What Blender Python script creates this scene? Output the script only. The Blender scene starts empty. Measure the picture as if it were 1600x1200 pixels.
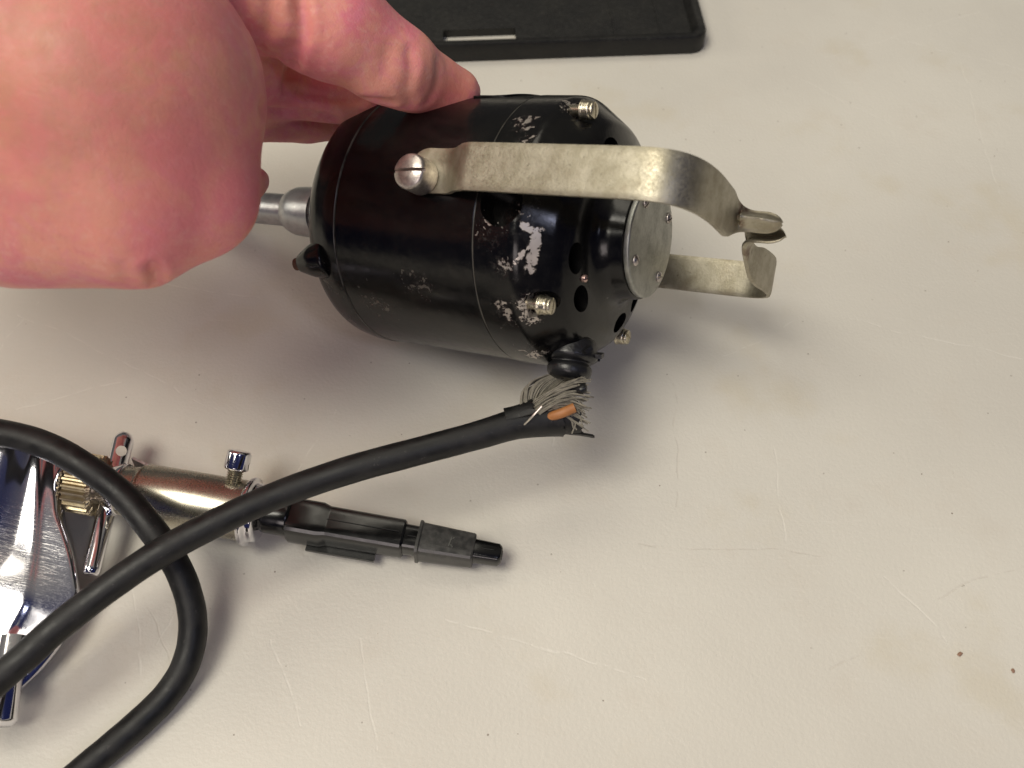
import bpy, bmesh, math, random
import numpy as np
from mathutils import Vector, Matrix
from mathutils.bvhtree import BVHTree
random.seed(7); rng = np.random.default_rng(7)
CM = 0.01
SC = bpy.context.scene
# ------------------------------------------------------------ camera
PITCH = math.radians(55.0); CAMH = 20.7; FPX = 1500.0
cam_d = bpy.data.cameras.new('camera'); cam = bpy.data.objects.new('camera', cam_d)
SC.collection.objects.link(cam); SC.camera = cam
cam_d.sensor_width = 36; cam_d.lens = 36 * FPX / 1600
cam_d.clip_start = 0.005; cam_d.clip_end = 20
cam.location = (0, 0, CAMH * CM)
cam.rotation_euler = (math.pi / 2 - PITCH, 0, 0)
cam_d.dof.use_dof = True; cam_d.dof.focus_distance = 0.222; cam_d.dof.aperture_fstop = 20
# ------------------------------------------------------------ room light (world) and lamps
w = bpy.data.worlds.new('World'); SC.world = w; w.use_nodes = True
nt = w.node_tree; nt.nodes.clear()
wo = nt.nodes.new('ShaderNodeOutputWorld'); bg = nt.nodes.new('ShaderNodeBackground')
tc = nt.nodes.new('ShaderNodeTexCoord'); sep = nt.nodes.new('ShaderNodeSeparateXYZ')
cr = nt.nodes.new('ShaderNodeValToRGB'); mr = nt.nodes.new('ShaderNodeMapRange')
nt.links.new(tc.outputs['Generated'], sep.inputs[0]); nt.links.new(sep.outputs['Z'], mr.inputs['Value'])
mr.inputs['From Min'].default_value = -1; mr.inputs['From Max'].default_value = 1
nt.links.new(mr.outputs[0], cr.inputs[0])
e = cr.color_ramp.elements
e[0].position = 0.0; e[0].color = (.10, .09, .08, 1); e[1].position = 1.0; e[1].color = (.62, .58, .50, 1)
for p, c in ((.5, (.13, .12, .12, 1)), (.68, (.20, .19, .18, 1)), (.86, (.42, .39, .34, 1))):
    q = e.new(p); q.color = c
mr2 = nt.nodes.new('ShaderNodeMapRange'); nt.links.new(sep.outputs['Y'], mr2.inputs['Value'])
mr2.inputs['From Min'].default_value = .34; mr2.inputs['From Max'].default_value = -.22
mx = nt.nodes.new('ShaderNodeMix'); mx.data_type = 'RGBA'
nt.links.new(mr2.outputs[0], mx.inputs[0]); nt.links.new(cr.outputs[0], mx.inputs[6]); mx.inputs[7].default_value = (.024, .031, .115, 1)
nt.links.new(mx.outputs[2], bg.inputs[0]); bg.inputs[1].default_value = 0.5
nt.links.new(bg.outputs[0], wo.inputs[0])

def area(name, loc, target, size, power, col, size_y=None):
    d = bpy.data.lights.new(name, 'AREA'); d.energy = power; d.color = col
    d.size = size * CM
    if size_y: d.shape = 'RECTANGLE'; d.size_y = size_y * CM
    o = bpy.data.objects.new(name, d); SC.collection.objects.link(o)
    o.location = Vector(loc) * CM
    o.rotation_euler = (Vector(target) - Vector(loc)).to_track_quat('-Z', 'Y').to_euler()
    return o
area('ceiling_panel', (-58, -26, 140), (0, 14, 0), 84, 18.5, (1.0, .945, .82), 64)
area('back_panel', (-25, 75, 130), (0, 14, 0), 80, 4.0, (1.0, .93, .78), 50)
area('side_window', (-130, 20, 62), (0, 14, 0), 50, 3.0, (1.0, .94, .80), 40)
area('front_fill', (-22, -100, 62), (0, 14, 4), 50, 3.2, (1.0, .88, .84), 40)  # added fill light from the camera side to brighten the hand
area('blue_window', (42, -52, 100), (0, 14, 0), 9, 1.0, (.72, .76, 1.0), 16)
SC.view_settings.view_transform = 'Standard'; SC.view_settings.look = 'None'
SC.view_settings.exposure = 0; SC.view_settings.gamma = 1

# ------------------------------------------------------------ geometry of the view: photo pixel -> place in cm
ce, se = math.cos(PITCH), math.sin(PITCH)
def W(px, py, z):
    x, y = (px - 800) / FPX * z, (600 - py) / FPX * z
    return Vector((x, y * se + z * ce, CAMH + y * ce - z * se))
def U(px, py, h):
    z = (CAMH - h) / (se - (600 - py) / FPX * ce)
    return W(px, py, z)

# ------------------------------------------------------------ object helpers (all shapes are written in cm)
def link(o, parent=None):
    SC.collection.objects.link(o)
    if parent: o.parent = parent
    return o
def thing(name, label, cat, M=None, group=None):
    o = bpy.data.objects.new(name, None); link(o)
    if M is not None:
        M = M.copy(); M.translation = M.translation * CM; o.matrix_world = M
    o.empty_display_size = 0.01
    tag(o, label, cat, group); return o
def tag(o, label=None, cat=None, group=None, kind=None):
    for k, v in (('label', label), ('category', cat), ('group', group), ('kind', kind)):
        if v: o[k] = v
    return o
def mesh(name, V, F, mats, smooth=35, fm=None):
    me = bpy.data.meshes.new(name)
    V = np.asarray([tuple(v) for v in V] if not isinstance(V, np.ndarray) else V, dtype=float) * CM
    me.from_pydata(V.tolist(), [], F if isinstance(F, list) else F.tolist())
    if not isinstance(mats, (list, tuple)): mats = [mats]
    for m in mats: me.materials.append(m)
    if fm is not None: me.polygons.foreach_set('material_index', fm)
    me.validate()
    bm = bmesh.new(); bm.from_mesh(me); bmesh.ops.recalc_face_normals(bm, faces=bm.faces); bm.to_mesh(me); bm.free()
    if smooth:
        me.shade_smooth()
        if smooth < 180: me.set_sharp_from_angle(angle=math.radians(smooth))
    return me
def obj(name, me, parent=None):
    return link(bpy.data.objects.new(name, me), parent)
def part(name, V, F, mats, parent=None, smooth=35, fm=None):
    return obj(name, mesh(name, V, F, mats, smooth, fm), parent)

def xf(V, M):
    return [M @ Vector(v) for v in V]
def frame(o, x, up=(0, 0, 1)):
    x = Vector(x).normalized(); up = Vector(up); y = up.cross(x).normalized(); z = x.cross(y)
    M = Matrix((x, y, z)).transposed().to_4x4(); M.translation = Vector(o); return M
def lathe(prof, n=64, M=None, capped=True):
    V, F = [], []
    for s, r in prof:
        for k in range(n):
            a = 2 * math.pi * k / n; V.append((s, r * math.cos(a), r * math.sin(a)))
    for i in range(len(prof) - 1):
        for k in range(n):
            k2 = (k + 1) % n; F.append((i * n + k, i * n + k2, (i + 1) * n + k2, (i + 1) * n + k))
    if capped:
        F.append(tuple(range(n))); F.append(tuple((len(prof) - 1) * n + k for k in range(n)))
    if M is not None: V = xf(V, M)
    return V, F
def box(c, h, M=None):
    V = [(c[0] + sx * h[0], c[1] + sy * h[1], c[2] + sz * h[2]) for sx in (-1, 1) for sy in (-1, 1) for sz in (-1, 1)]
    F = [(0, 1, 3, 2), (4, 5, 7, 6), (0, 1, 5, 4), (2, 3, 7, 6), (0, 2, 6, 4), (1, 3, 7, 5)]
    if M is not None: V = xf(V, M)
    return V, F
def merge(*parts):
    V, F = [], []
    for v, f in parts:
        o = len(V); V += list(v); F += [tuple(i + o for i in q) for q in f]
    return V, F
def fillet(pts, r=.06, n=4):
    """round the corners of a polyline profile"""
    out = [pts[0]]
    for i in range(1, len(pts) - 1):
        a, b, c = (Vector(p).to_2d() if len(p) > 2 else Vector(p) for p in pts[i - 1:i + 2])
        l1, l2 = (a - b).length, (c - b).length
        k = min(r, l1 * .45, l2 * .45)
        if k < 1e-4: out.append(tuple(b)); continue
        p, q = b + (a - b).normalized() * k, b + (c - b).normalized() * k
        for j in range(n + 1):
            t = j / n; out.append(tuple(p * (1 - t) ** 2 + b * 2 * t * (1 - t) + q * t * t))
    out.append(pts[-1]); return out
def catmull(P, n=10):
    P = [Vector(p) for p in P]; P = [2 * P[0] - P[1]] + P + [2 * P[-1] - P[-2]]
    out = []
    for i in range(1, len(P) - 2):
        a, b, c, d = P[i - 1:i + 3]
        for k in range(n):
            t = k / n
            out.append(.5 * (2 * b + (c - a) * t + (2 * a - 5 * b + 4 * c - d) * t * t + (3 * b - a - 3 * c + d) * t ** 3))
    out.append(P[-2]); return out
def tube(P, R, n=16, caps=True):
    P = [Vector(p) for p in P]; m = len(P)
    if not hasattr(R, '__len__'): R = [R] * m
    T = [(P[min(i + 1, m - 1)] - P[max(i - 1, 0)]).normalized() for i in range(m)]
    u = T[0].orthogonal().normalized(); V, F = [], []
    for i in range(m):
        u = (u - T[i] * u.dot(T[i])).normalized(); v = T[i].cross(u)
        for k in range(n):
            a = 2 * math.pi * k / n; V.append(P[i] + (u * math.cos(a) + v * math.sin(a)) * R[i])
    for i in range(m - 1):
        for k in range(n):
            k2 = (k + 1) % n; F.append((i * n + k, i * n + k2, (i + 1) * n + k2, (i + 1) * n + k))
    if caps: F.append(tuple(range(n))); F.append(tuple((m - 1) * n + k for k in range(n)))
    return V, F
def boolean(name, VF, cutters, mats, cut_slot=0, smooth=35, op='DIFFERENCE'):
    """solid VF minus each cutter, baked to a mesh"""
    a = obj('tmp', mesh('tmp', VF[0], VF[1], mats, 0))
    V, F = merge(*cutters)
    cm_ = mesh('cut', V, F, mats, 0); cm_.polygons.foreach_set('material_index', [cut_slot] * len(cm_.polygons))
    b = obj('cut', cm_)
    md = a.modifiers.new('b', 'BOOLEAN'); md.operation = op; md.solver = 'EXACT'; md.object = b; md.use_self = True
    dg = bpy.context.evaluated_depsgraph_get()
    me = bpy.data.meshes.new_from_object(a.evaluated_get(dg)); me.name = name
    bpy.data.objects.remove(a); bpy.data.objects.remove(b)
    me.shade_smooth(); me.set_sharp_from_angle(angle=math.radians(smooth))
    return me

# ------------------------------------------------------------ materials
class N:
    """small node-writing helper; coordinates come out in cm"""
    def __init__(s, name):
        s.m = bpy.data.materials.new(name); s.m.use_nodes = True; s.t = s.m.node_tree
        s.b = s.t.nodes['Principled BSDF']; s.out = s.t.nodes['Material Output']
        c = s.t.nodes.new('ShaderNodeTexCoord'); k = s.t.nodes.new('ShaderNodeVectorMath'); k.operation = 'SCALE'
        s.t.links.new(c.outputs['Object'], k.inputs[0]); k.inputs['Scale'].default_value = 1 / CM
        s.co = k.outputs[0]
    def L(s, a, b): s.t.links.new(a, b)
    def put(s, sock, v):
        if hasattr(v, 'is_output'): s.L(v, sock)
        else: sock.default_value = v
    def math(s, op, a, b=0.0, c=None, clamp=False):
        n = s.t.nodes.new('ShaderNodeMath'); n.operation = op; n.use_clamp = clamp
        s.put(n.inputs[0], a); s.put(n.inputs[1], b)
        if c is not None: s.put(n.inputs[2], c)
        return n.outputs[0]
    def noise(s, scale, detail=4, rough=.55, vec=None, dist=0, stretch=None):
        n = s.t.nodes.new('ShaderNodeTexNoise'); n.inputs['Scale'].default_value = scale
        n.inputs['Detail'].default_value = detail; n.inputs['Roughness'].default_value = rough; n.inputs['Distortion'].default_value = dist
        v = vec or s.co
        if stretch:
            k = s.t.nodes.new('ShaderNodeMapping'); k.inputs['Scale'].default_value = stretch[:3]
            if len(stretch) > 3: k.inputs['Rotation'].default_value = (0, 0, stretch[3])
            s.L(v, k.inputs[0]); v = k.outputs[0]
        s.L(v, n.inputs['Vector']); return n.outputs['Fac']
    def voro(s, scale, feature='F1', rnd=1):
        n = s.t.nodes.new('ShaderNodeTexVoronoi'); n.inputs['Scale'].default_value = scale; n.feature = feature
        n.inputs['Randomness'].default_value = rnd; s.L(s.co, n.inputs['Vector']); return n
    def rng(s, v, a, b, c=0.0, d=1.0, smooth=True):
        n = s.t.nodes.new('ShaderNodeMapRange'); n.interpolation_type = 'SMOOTHSTEP' if smooth else 'LINEAR'
        s.put(n.inputs[0], v)
        for i, x in enumerate((a, b, c, d)): s.put(n.inputs[1 + i], x)
        return n.outputs[0]
    def mix(s, f, a, b):
        n = s.t.nodes.new('ShaderNodeMix'); n.data_type = 'RGBA'
        s.put(n.inputs[0], f); 
        for i, v in ((6, a), (7, b)): s.put(n.inputs[i], v if hasattr(v, 'is_output') else tuple(v) + (1,))
        return n.outputs[2]
    def dist(s, p):
        n = s.t.nodes.new('ShaderNodeVectorMath'); n.operation = 'DISTANCE'
        s.L(s.co, n.inputs[0]); n.inputs[1].default_value = p; return n.outputs['Value']
    def seg(s, A, B, co=None):
        A, B = Vector(A), Vector(B); d = B - A
        def vm(op, a, b=None, sc=None):
            n = s.t.nodes.new('ShaderNodeVectorMath'); n.operation = op; s.put(n.inputs[0], a)
            if b is not None: s.put(n.inputs[1], b)
            if sc is not None: s.put(n.inputs['Scale'], sc)
            return n
        pa = vm('SUBTRACT', co or s.co, tuple(A)).outputs[0]
        t = s.math('MULTIPLY', vm('DOT_PRODUCT', pa, tuple(d)).outputs['Value'], 1 / d.length_squared, clamp=True)
        return vm('DISTANCE', pa, vm('SCALE', tuple(d), sc=t).outputs[0]).outputs['Value']
    def bump(s, h, strength=.3, dist=.02, prev=None):
        n = s.t.nodes.new('ShaderNodeBump'); n.inputs['Strength'].default_value = strength
        n.inputs['Distance'].default_value = dist * CM; s.L(h, n.inputs['Height'])
        if prev: s.L(prev, n.inputs['Normal'])
        return n.outputs[0]
    def set(s, **k):
        names = dict(color='Base Color', rough='Roughness', metal='Metallic', normal='Normal', coat='Coat Weight',
                     coatr='Coat Roughness', spec='Specular IOR Level', sss='Subsurface Weight', sheen='Sheen Weight')
        for a, v in k.items():
            if a == 'color' and not hasattr(v, 'is_output'): v = tuple(v) + (1,)
            s.put(s.b.inputs[names[a]], v)
        return s.m
def metal_mat(name, base, dark, rough=.32, tarn=.5, scale=3, bump=.25, brown=None, spots=(), rv=1):
    n = N(name); a = n.noise(scale, 8, .65); f = n.noise(scale * 9, 3, .6)
    k = n.rng(a, .35, .7); col = n.mix(k, base, dark)
    pit = n.rng(n.noise(scale * 5, 6, .7), .60, .70)
    col = n.mix(n.math('MULTIPLY', pit, tarn), col, [c * .35 for c in dark])
    if brown: col = n.mix(n.math('MULTIPLY', n.rng(n.noise(scale * .6, 5, .6), .5, .72), .7), col, brown)
    for p, r0 in spots:
        k = n.math('MULTIPLY', n.rng(n.dist(p), .05, r0, 1, 0), n.rng(n.noise(7, 4), .35, .6)); col = n.mix(n.math('MULTIPLY', k, .8), col, (.12, .05, .03))
    nm = n.bump(f, bump, .01)
    if rv >= 1: nm = n.bump(a, bump, .03, nm)
    return n.set(color=col, rough=n.rng(f, .2, .8, rough - .07 * rv, rough + .14 * rv), metal=.95, normal=nm)
M_steel = metal_mat('worn_nickel_strap', (.46, .425, .335), (.33, .30, .22), .46, .5, 2.2, .3, (.28, .24, .17), [((8.55, -.42, .75), .32), ((8.5, -.5, .45), .25), ((8.45, .7, .1), .3), ((2.4, -3.1, .2), .5)])
M_screw = metal_mat('dull_steel_screw', (.62, .57, .53), (.36, .32, .30), .32, .6, 6, .25)
M_bolt = metal_mat('brassy_bolt', (.62, .57, .45), (.42, .38, .28), .25, .4, 6, .2)
M_plate = metal_mat('grey_cover_plate', (.42, .42, .39), (.27, .275, .25), .42, .4, 2.5, .2)
M_alu = metal_mat('aluminium_sleeve', (.55, .56, .56), (.40, .41, .42), .33, .3, 3, .15)
M_barrel = metal_mat('brushed_barrel', (.48, .45, .37), (.40, .37, .30), .27, .0, 1.2, .01, rv=.15)
M_brass = metal_mat('brass_knurl', (.42, .36, .25), (.33, .26, .16), .34, .5, 5, .15)
def chrome(name, wear=0):
    n = N(name); f = n.noise(30, 3, .6); col = n.mix(n.rng(n.noise(3, 6), .4, .7), (.80, .79, .82), (.70, .69, .72))
    r = n.rng(f, .3, .7, .06, .13)
    return n.set(color=col, rough=r, metal=1.0, normal=n.bump(n.noise(1.3, 2), .12, .05))
M_chrome = chrome('chrome')

# ---- motor frame (local x = shaft axis, y = away from the viewer, z = up)
def cam2w(v): return Vector((v[0], v[1] * se - v[2] * ce, v[1] * ce + v[2] * se))
d_ = Vector((1.798, -.314, 1.0)).normalized(); P0 = Vector((-2.502, 4.153, -24.463))
e1 = (Vector((0, 0, 1)) - d_.z * d_).normalized(); e2 = e1.cross(d_)
X_, Y_, Z_ = cam2w(d_), cam2w(-e1), cam2w(e2)
MM = Matrix((X_, Y_, Z_)).transposed().to_4x4(); MM.translation = cam2w(P0) + Vector((0, 0, CAMH))
def ML(x, y, z): return MM @ Vector((x, y, z))

def paint_mat():
    n = N('chipped_black_enamel')
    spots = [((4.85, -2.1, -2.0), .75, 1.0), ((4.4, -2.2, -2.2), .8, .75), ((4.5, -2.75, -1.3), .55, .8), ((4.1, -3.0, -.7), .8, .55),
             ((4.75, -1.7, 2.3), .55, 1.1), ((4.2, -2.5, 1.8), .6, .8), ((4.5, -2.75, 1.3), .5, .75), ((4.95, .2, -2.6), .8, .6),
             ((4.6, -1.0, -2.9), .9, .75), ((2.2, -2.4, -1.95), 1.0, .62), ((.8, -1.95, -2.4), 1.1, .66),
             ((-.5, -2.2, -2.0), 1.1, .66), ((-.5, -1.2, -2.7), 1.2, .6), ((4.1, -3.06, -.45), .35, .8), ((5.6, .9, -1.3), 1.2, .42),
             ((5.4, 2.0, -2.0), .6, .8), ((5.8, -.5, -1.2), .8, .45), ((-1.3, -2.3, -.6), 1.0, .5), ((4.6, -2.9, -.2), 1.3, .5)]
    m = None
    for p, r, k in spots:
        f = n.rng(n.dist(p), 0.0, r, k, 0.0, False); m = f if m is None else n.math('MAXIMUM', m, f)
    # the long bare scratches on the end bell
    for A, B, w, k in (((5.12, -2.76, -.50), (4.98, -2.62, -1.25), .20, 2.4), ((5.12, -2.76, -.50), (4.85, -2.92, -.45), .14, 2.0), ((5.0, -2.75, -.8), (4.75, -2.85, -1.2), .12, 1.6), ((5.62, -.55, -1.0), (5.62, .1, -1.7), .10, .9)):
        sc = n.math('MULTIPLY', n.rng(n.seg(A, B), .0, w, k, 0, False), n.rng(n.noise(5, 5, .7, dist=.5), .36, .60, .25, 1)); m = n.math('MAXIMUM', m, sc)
    a = n.noise(3.4, 9, .70, dist=.8); b = n.noise(12, 4, .6)
    v = n.math('ADD', n.math('ADD', a, n.math('MULTIPLY', b, .40)), n.math('MULTIPLY', m, .40))
    chip = n.rng(v, .985, 1.0)
    chip = n.math('MULTIPLY', chip, n.rng(m, 0.02, .1))
    scuff_haze = n.math('MULTIPLY', n.rng(n.noise(7, 8, .75, dist=.3), .48, .72), n.rng(m, .1, .75))  # grey scuffs; also paints in the reflection haze of the end bell
    dust = n.rng(n.noise(38, 2, .5), .70, .76)
    dust = n.math('MULTIPLY', dust, n.rng(n.noise(1.2, 3), .45, .7))
    col = n.mix(n.rng(n.noise(1.4, 5), .4, .75), (.003, .003, .0033), (.007, .0065, .006))
    brown = n.math('MULTIPLY', n.rng(v, .90, 1.05), n.rng(m, .15, .6)); col = n.mix(brown, col, (.018, .006, .006))
    col = n.mix(n.math('MULTIPLY', scuff_haze, .55), col, (.085, .075, .068))
    col = n.mix(n.math('MULTIPLY', dust, .35), col, (.18, .17, .15))
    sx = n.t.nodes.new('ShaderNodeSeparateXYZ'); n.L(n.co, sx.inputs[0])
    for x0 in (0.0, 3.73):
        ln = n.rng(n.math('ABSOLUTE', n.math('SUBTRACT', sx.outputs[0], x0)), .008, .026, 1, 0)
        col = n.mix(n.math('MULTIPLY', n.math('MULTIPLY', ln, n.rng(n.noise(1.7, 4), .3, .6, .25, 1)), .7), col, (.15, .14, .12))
    col = n.mix(chip, col, n.mix(n.rng(sx.outputs[0], 3.2, 3.8), (.13, .12, .105), (.50, .455, .41)))
    rr = n.rng(n.noise(5, 5, .65), .3, .75, .15, .27)
    rr = n.mix(chip, (.25, .25, .25), (.42, .42, .42)) if False else rr
    nm = n.bump(n.noise(3.5, 3, .5), .10, .04); nm = n.bump(n.math('SUBTRACT', 1, chip), .5, .012, nm)
    n.set(color=col, rough=n.math('ADD', n.math('ADD', rr, n.math('MULTIPLY', scuff_haze, .25)), n.math('MULTIPLY', chip, .15)), metal=n.math('MULTIPLY', chip, .75), normal=nm, spec=.32)
    return n.m
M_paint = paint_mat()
n = N('dark_recess'); M_dark = n.set(color=(.006, .006, .006), rough=.7)
n = N('brushed_copper_screw'); M_cop = n.set(color=(.55, .38, .34), rough=.35, metal=.9)
n = N('rubber_grommet'); M_rub = n.set(color=(.010, .010, .011), rough=n.rng(n.noise(8, 4), .3, .7, .28, .45), normal=n.bump(n.noise(6, 4), .3, .05))
n = N('rubber_cord'); a = n.noise(2.5, 5, .6); b = n.noise(40, 3, .6)
col = n.mix(n.rng(a, .4, .7), (.005, .005, .0052), (.012, .0115, .0115))
col = n.mix(n.math('MULTIPLY', n.rng(n.noise(9, 6, .75), .60, .72), .45), col, (.10, .09, .085))
M_cord = n.set(color=col, rough=n.rng(a, .3, .7, .40, .58), normal=n.bump(b, .25, .01, n.bump(a, .2, .04)), spec=.4)
n = N('black_plastic'); a = n.noise(3, 6, .6); b = n.noise(14, 4, .6)
M_plastic = n.set(color=n.mix(n.rng(a, .4, .75), (.003, .003, .0032), (.006, .006, .006)), rough=n.rng(a, .3, .7, .17, .26), normal=n.bump(a, .05, .02), spec=.5)
n = N('grey_cloth_fibre'); M_fibre = n.set(color=n.mix(n.noise(7, 4), (.10, .09, .07), (.34, .31, .25)), rough=.85)
n = N('bare_tinned_strand'); M_tin = n.set(color=(.75, .70, .62), rough=.3, metal=.9)
n = N('orange_insulation'); M_orange = n.set(color=n.mix(n.noise(4, 3), (.42, .17, .05), (.28, .11, .035)), rough=.5)

# ------------------------------------------------------------ table (setting)
def table_mat():
    n = N('white_plastic_table')
    big = n.noise(.09, 4, .5); mid = n.noise(.5, 5, .6)
    col = n.mix(n.rng(big, .3, .7), (.585, .555, .495), (.665, .635, .565))
    col = n.mix(n.math('MULTIPLY', n.rng(mid, .52, .75), .25), col, (.56, .50, .42))
    # stains
    st = n.rng(n.noise(.22, 5, .6), .54, .70); col = n.mix(n.math('MULTIPLY', st, .32), col, (.54, .47, .33))
    # specks
    v = n.voro(1.35); s1 = n.rng(v.outputs['Distance'], .02, .045, 1, 0)
    sepc = n.t.nodes.new('ShaderNodeSeparateColor'); n.L(v.outputs['Color'], sepc.inputs[0])
    s1 = n.math('MULTIPLY', s1, n.math('GREATER_THAN', sepc.outputs[0], .55))
    v2 = n.voro(2.7); s2 = n.rng(v2.outputs['Distance'], .05, .075, 1, 0)
    sep2 = n.t.nodes.new('ShaderNodeSeparateColor'); n.L(v2.outputs['Color'], sep2.inputs[0])
    s2 = n.math('MULTIPLY', s2, n.math('GREATER_THAN', sep2.outputs[1], .80))
    sp = n.math('MULTIPLY', n.math('MAXIMUM', n.math('MULTIPLY', s1, .75), s2), n.rng(n.noise(9, 2), .35, .5, .15, .75))
    col = n.mix(sp, col, (.16, .12, .09))
    # scratches: positions on the table top
    S = [((400, 470), (120, 420), 0), ((520, 640), (445, 770), 1), ((880, 620), (860, 700), 1), ((1210, 700), (1225, 870), 1),
         ((1055, 600), (1058, 790), 2), ((1330, 500), (1600, 560), 1), ((1400, 60), (1600, 110), 1), ((1240, 120), (1420, 210), 1),
         ((320, 900), (240, 1010), 1), ((228, 930), (262, 1040), 2), ((205, 910), (222, 1070), 1), ((1000, 850), (1290, 870), 2),
         ((1290, 1050), (1350, 1020), 2), ((1460, 940), (1600, 880), 2), ((60, 470), (0, 545), 1), ((190, 600), (20, 640), 1),
         ((1380, 900), (1480, 1000), 1), ((1500, 100), (1560, 300), 1), ((1130, 560), (1240, 500), 1), ((700, 970), (1010, 1060), 1),
         ((560, 1000), (590, 1170), 1), ((420, 1000), (470, 1130), 1), ((30, 490), (340, 640), 1), ((1530, 20), (1290, 90), 1)]
    wob = n.t.nodes.new('ShaderNodeTexNoise'); wob.inputs['Scale'].default_value = .7; n.L(n.co, wob.inputs['Vector'])
    add = n.t.nodes.new('ShaderNodeVectorMath'); add.operation = 'MULTIPLY_ADD'
    n.L(wob.outputs['Color'], add.inputs[0]); add.inputs[1].default_value = (.5, .5, 0); n.L(n.co, add.inputs[2])
    sub = n.t.nodes.new('ShaderNodeVectorMath'); sub.operation = 'SUBTRACT'; n.L(add.outputs[0], sub.inputs[0]); sub.inputs[1].default_value = (.25, .25, 0)
    lt = dk = None
    for a, b, k in S:
        A, B = U(*a, 0), U(*b, 0); A.z = B.z = 0
        f = n.rng(n.seg(A, B, sub.outputs[0]), .006, .035, 1, 0)
        if k == 2: dk = f if dk is None else n.math('MAXIMUM', dk, f)
        else: lt = f if lt is None else n.math('MAXIMUM', lt, f)
    brk = n.rng(n.noise(2.5, 3), .35, .6)
    lt = n.math('MULTIPLY', lt, brk); dk = n.math('MULTIPLY', dk, brk)
    # random fine hairline scratches
    hair = None
    for ang, sc in ((.4, 1), (1.2, 1), (2.1, 1), (2.75, 1)):
        h = n.noise(1.0, 2, .5, stretch=(.16 * sc, 7 * sc, 1, ang)); h = n.rng(n.math('ABSOLUTE', n.math('SUBTRACT', h, .5)), .0, .006, 1, 0)
        h = n.math('MULTIPLY', h, n.rng(n.noise(.4 + ang * .05, 2), .56, .62)); hair = h if hair is None else n.math('MAXIMUM', hair, h)
    col = n.mix(n.math('MULTIPLY', n.math('MAXIMUM', lt, n.math('MULTIPLY', hair, .5)), .26), col, (.80, .77, .70))
    col = n.mix(n.math('MULTIPLY', dk, .18), col, (.42, .36, .30))
    g = n.noise(11, 3, .55); g2 = n.noise(3.5, 2, .5)
    nm = n.bump(g, .55, .017); nm = n.bump(g2, .22, .025, nm); nm = n.bump(n.math('SUBTRACT', 1, n.math('MAXIMUM', lt, dk)), .4, .01, nm)
    return n.set(color=col, rough=n.rng(mid, .3, .7, .36, .52), normal=nm, spec=.45)
M_table = table_mat()
V, F = box((0, 22, -2), (95, 50, 2)); tb = part('table_top', V, F, M_table); tag(tb, kind='structure')
V, F = box((0, 22, -74.5), (600, 600, .5)); n = N('grey_floor'); fl = part('floor', V, F, n.set(color=n.mix(n.noise(.05), (.16, .15, .13), (.22, .2, .18)), rough=.6)); tag(fl, kind='structure')
# a few crumbs lying on the table
n = N('brown_crumb'); M_crumb = n.set(color=(.27, .16, .11), rough=.8)

# ------------------------------------------------------------ black case edge at the top
def case():
    n = N('black_case_plastic'); a = n.noise(.8, 6, .65); b = n.noise(6, 6, .7)
    col = n.mix(n.rng(a, .35, .75), (.004, .004, .004), (.011, .0105, .009)); col = n.mix(n.math('MULTIPLY', n.rng(b, .55, .8), .4), col, (.06, .056, .045))
    col = n.mix(n.math('MULTIPLY', n.rng(n.seg((5.9, .6, 1), (6.0, 6, 1)), .1, .9, 1, 0), .35), col, (.07, .055, .03))
    m = n.set(color=col, rough=n.rng(b, .3, .7, .38, .58), normal=n.bump(b, .35, .02))
    c0 = U(1103, 84, 0.0); c1 = U(760, 96, 0.0)
    M = frame((c0.x, c0.y, 0), c0 - c1)          # origin at the near right corner, x to the right, y away
    t = thing('tool_case', 'black plastic tool case lid with a slot lying open behind the motor', 'case', M)
    # tray with rounded corners: floor + raised rim
    def rr(x0, x1, y0, y1, r, n=8):
        P = []
        for cx, cy, a in ((x1 - r, y0 + r, -90), (x1 - r, y1 - r, 0), (x0 + r, y1 - r, 90), (x0 + r, y0 + r, 180)):
            for k in range(n + 1): q = math.radians(a + 90 * k / n); P.append((cx + r * math.cos(q), cy + r * math.sin(q)))
        return P
    V, F = [], []; loops = []
    for inset, z, r in ((0.02, 0.0, .5), (0, .08, .55), (0, .62, .55), (.05, .70, .5), (.25, .70, .4), (.30, .66, .35), (.42, .30, .3)):
        L = rr(-22 + inset, 0 - inset, 0 + inset, 14 - inset, r); loops.append(len(V)); V += [(x, y, z) for x, y in L]
    k = len(L)
    for a, b in zip(loops, loops[1:]):
        F += [(a + i, a + (i + 1) % k, b + (i + 1) % k, b + i) for i in range(k)]
    F.append(tuple(range(k))); F.append(tuple(loops[-1] + i for i in range(k)))
    s0 = M.inverted() @ U(692, 55, .5); s1 = M.inverted() @ U(806, 50, .5)
    cx = (s0.x + s1.x) / 2; hw = (s1.x - s0.x) / 2
    cut = box((cx, s0.y + .15, .4), (hw, .42, 2))
    obj('lid_panel', boolean('lid_panel', (V, F), [cut], [m], smooth=40), t)
    for x in (-5.3, -3.1, -1.5):
        V, F = box((x, 3.0, .31), (.03, 2.4, .025)); part('rib', V, F, m, t)
    V, F = box((-2.9, .62, .32), (2.2, .03, .05)); part('front_bead', V, F, m, t)
    return t
case()

# ------------------------------------------------------------ motor
mot = thing('electric_motor', 'black enamelled electric motor with chipped paint and a metal hanger, held by the hand', 'motor', MM)
def ring(prof, n=96): return lathe(prof, n)
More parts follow.
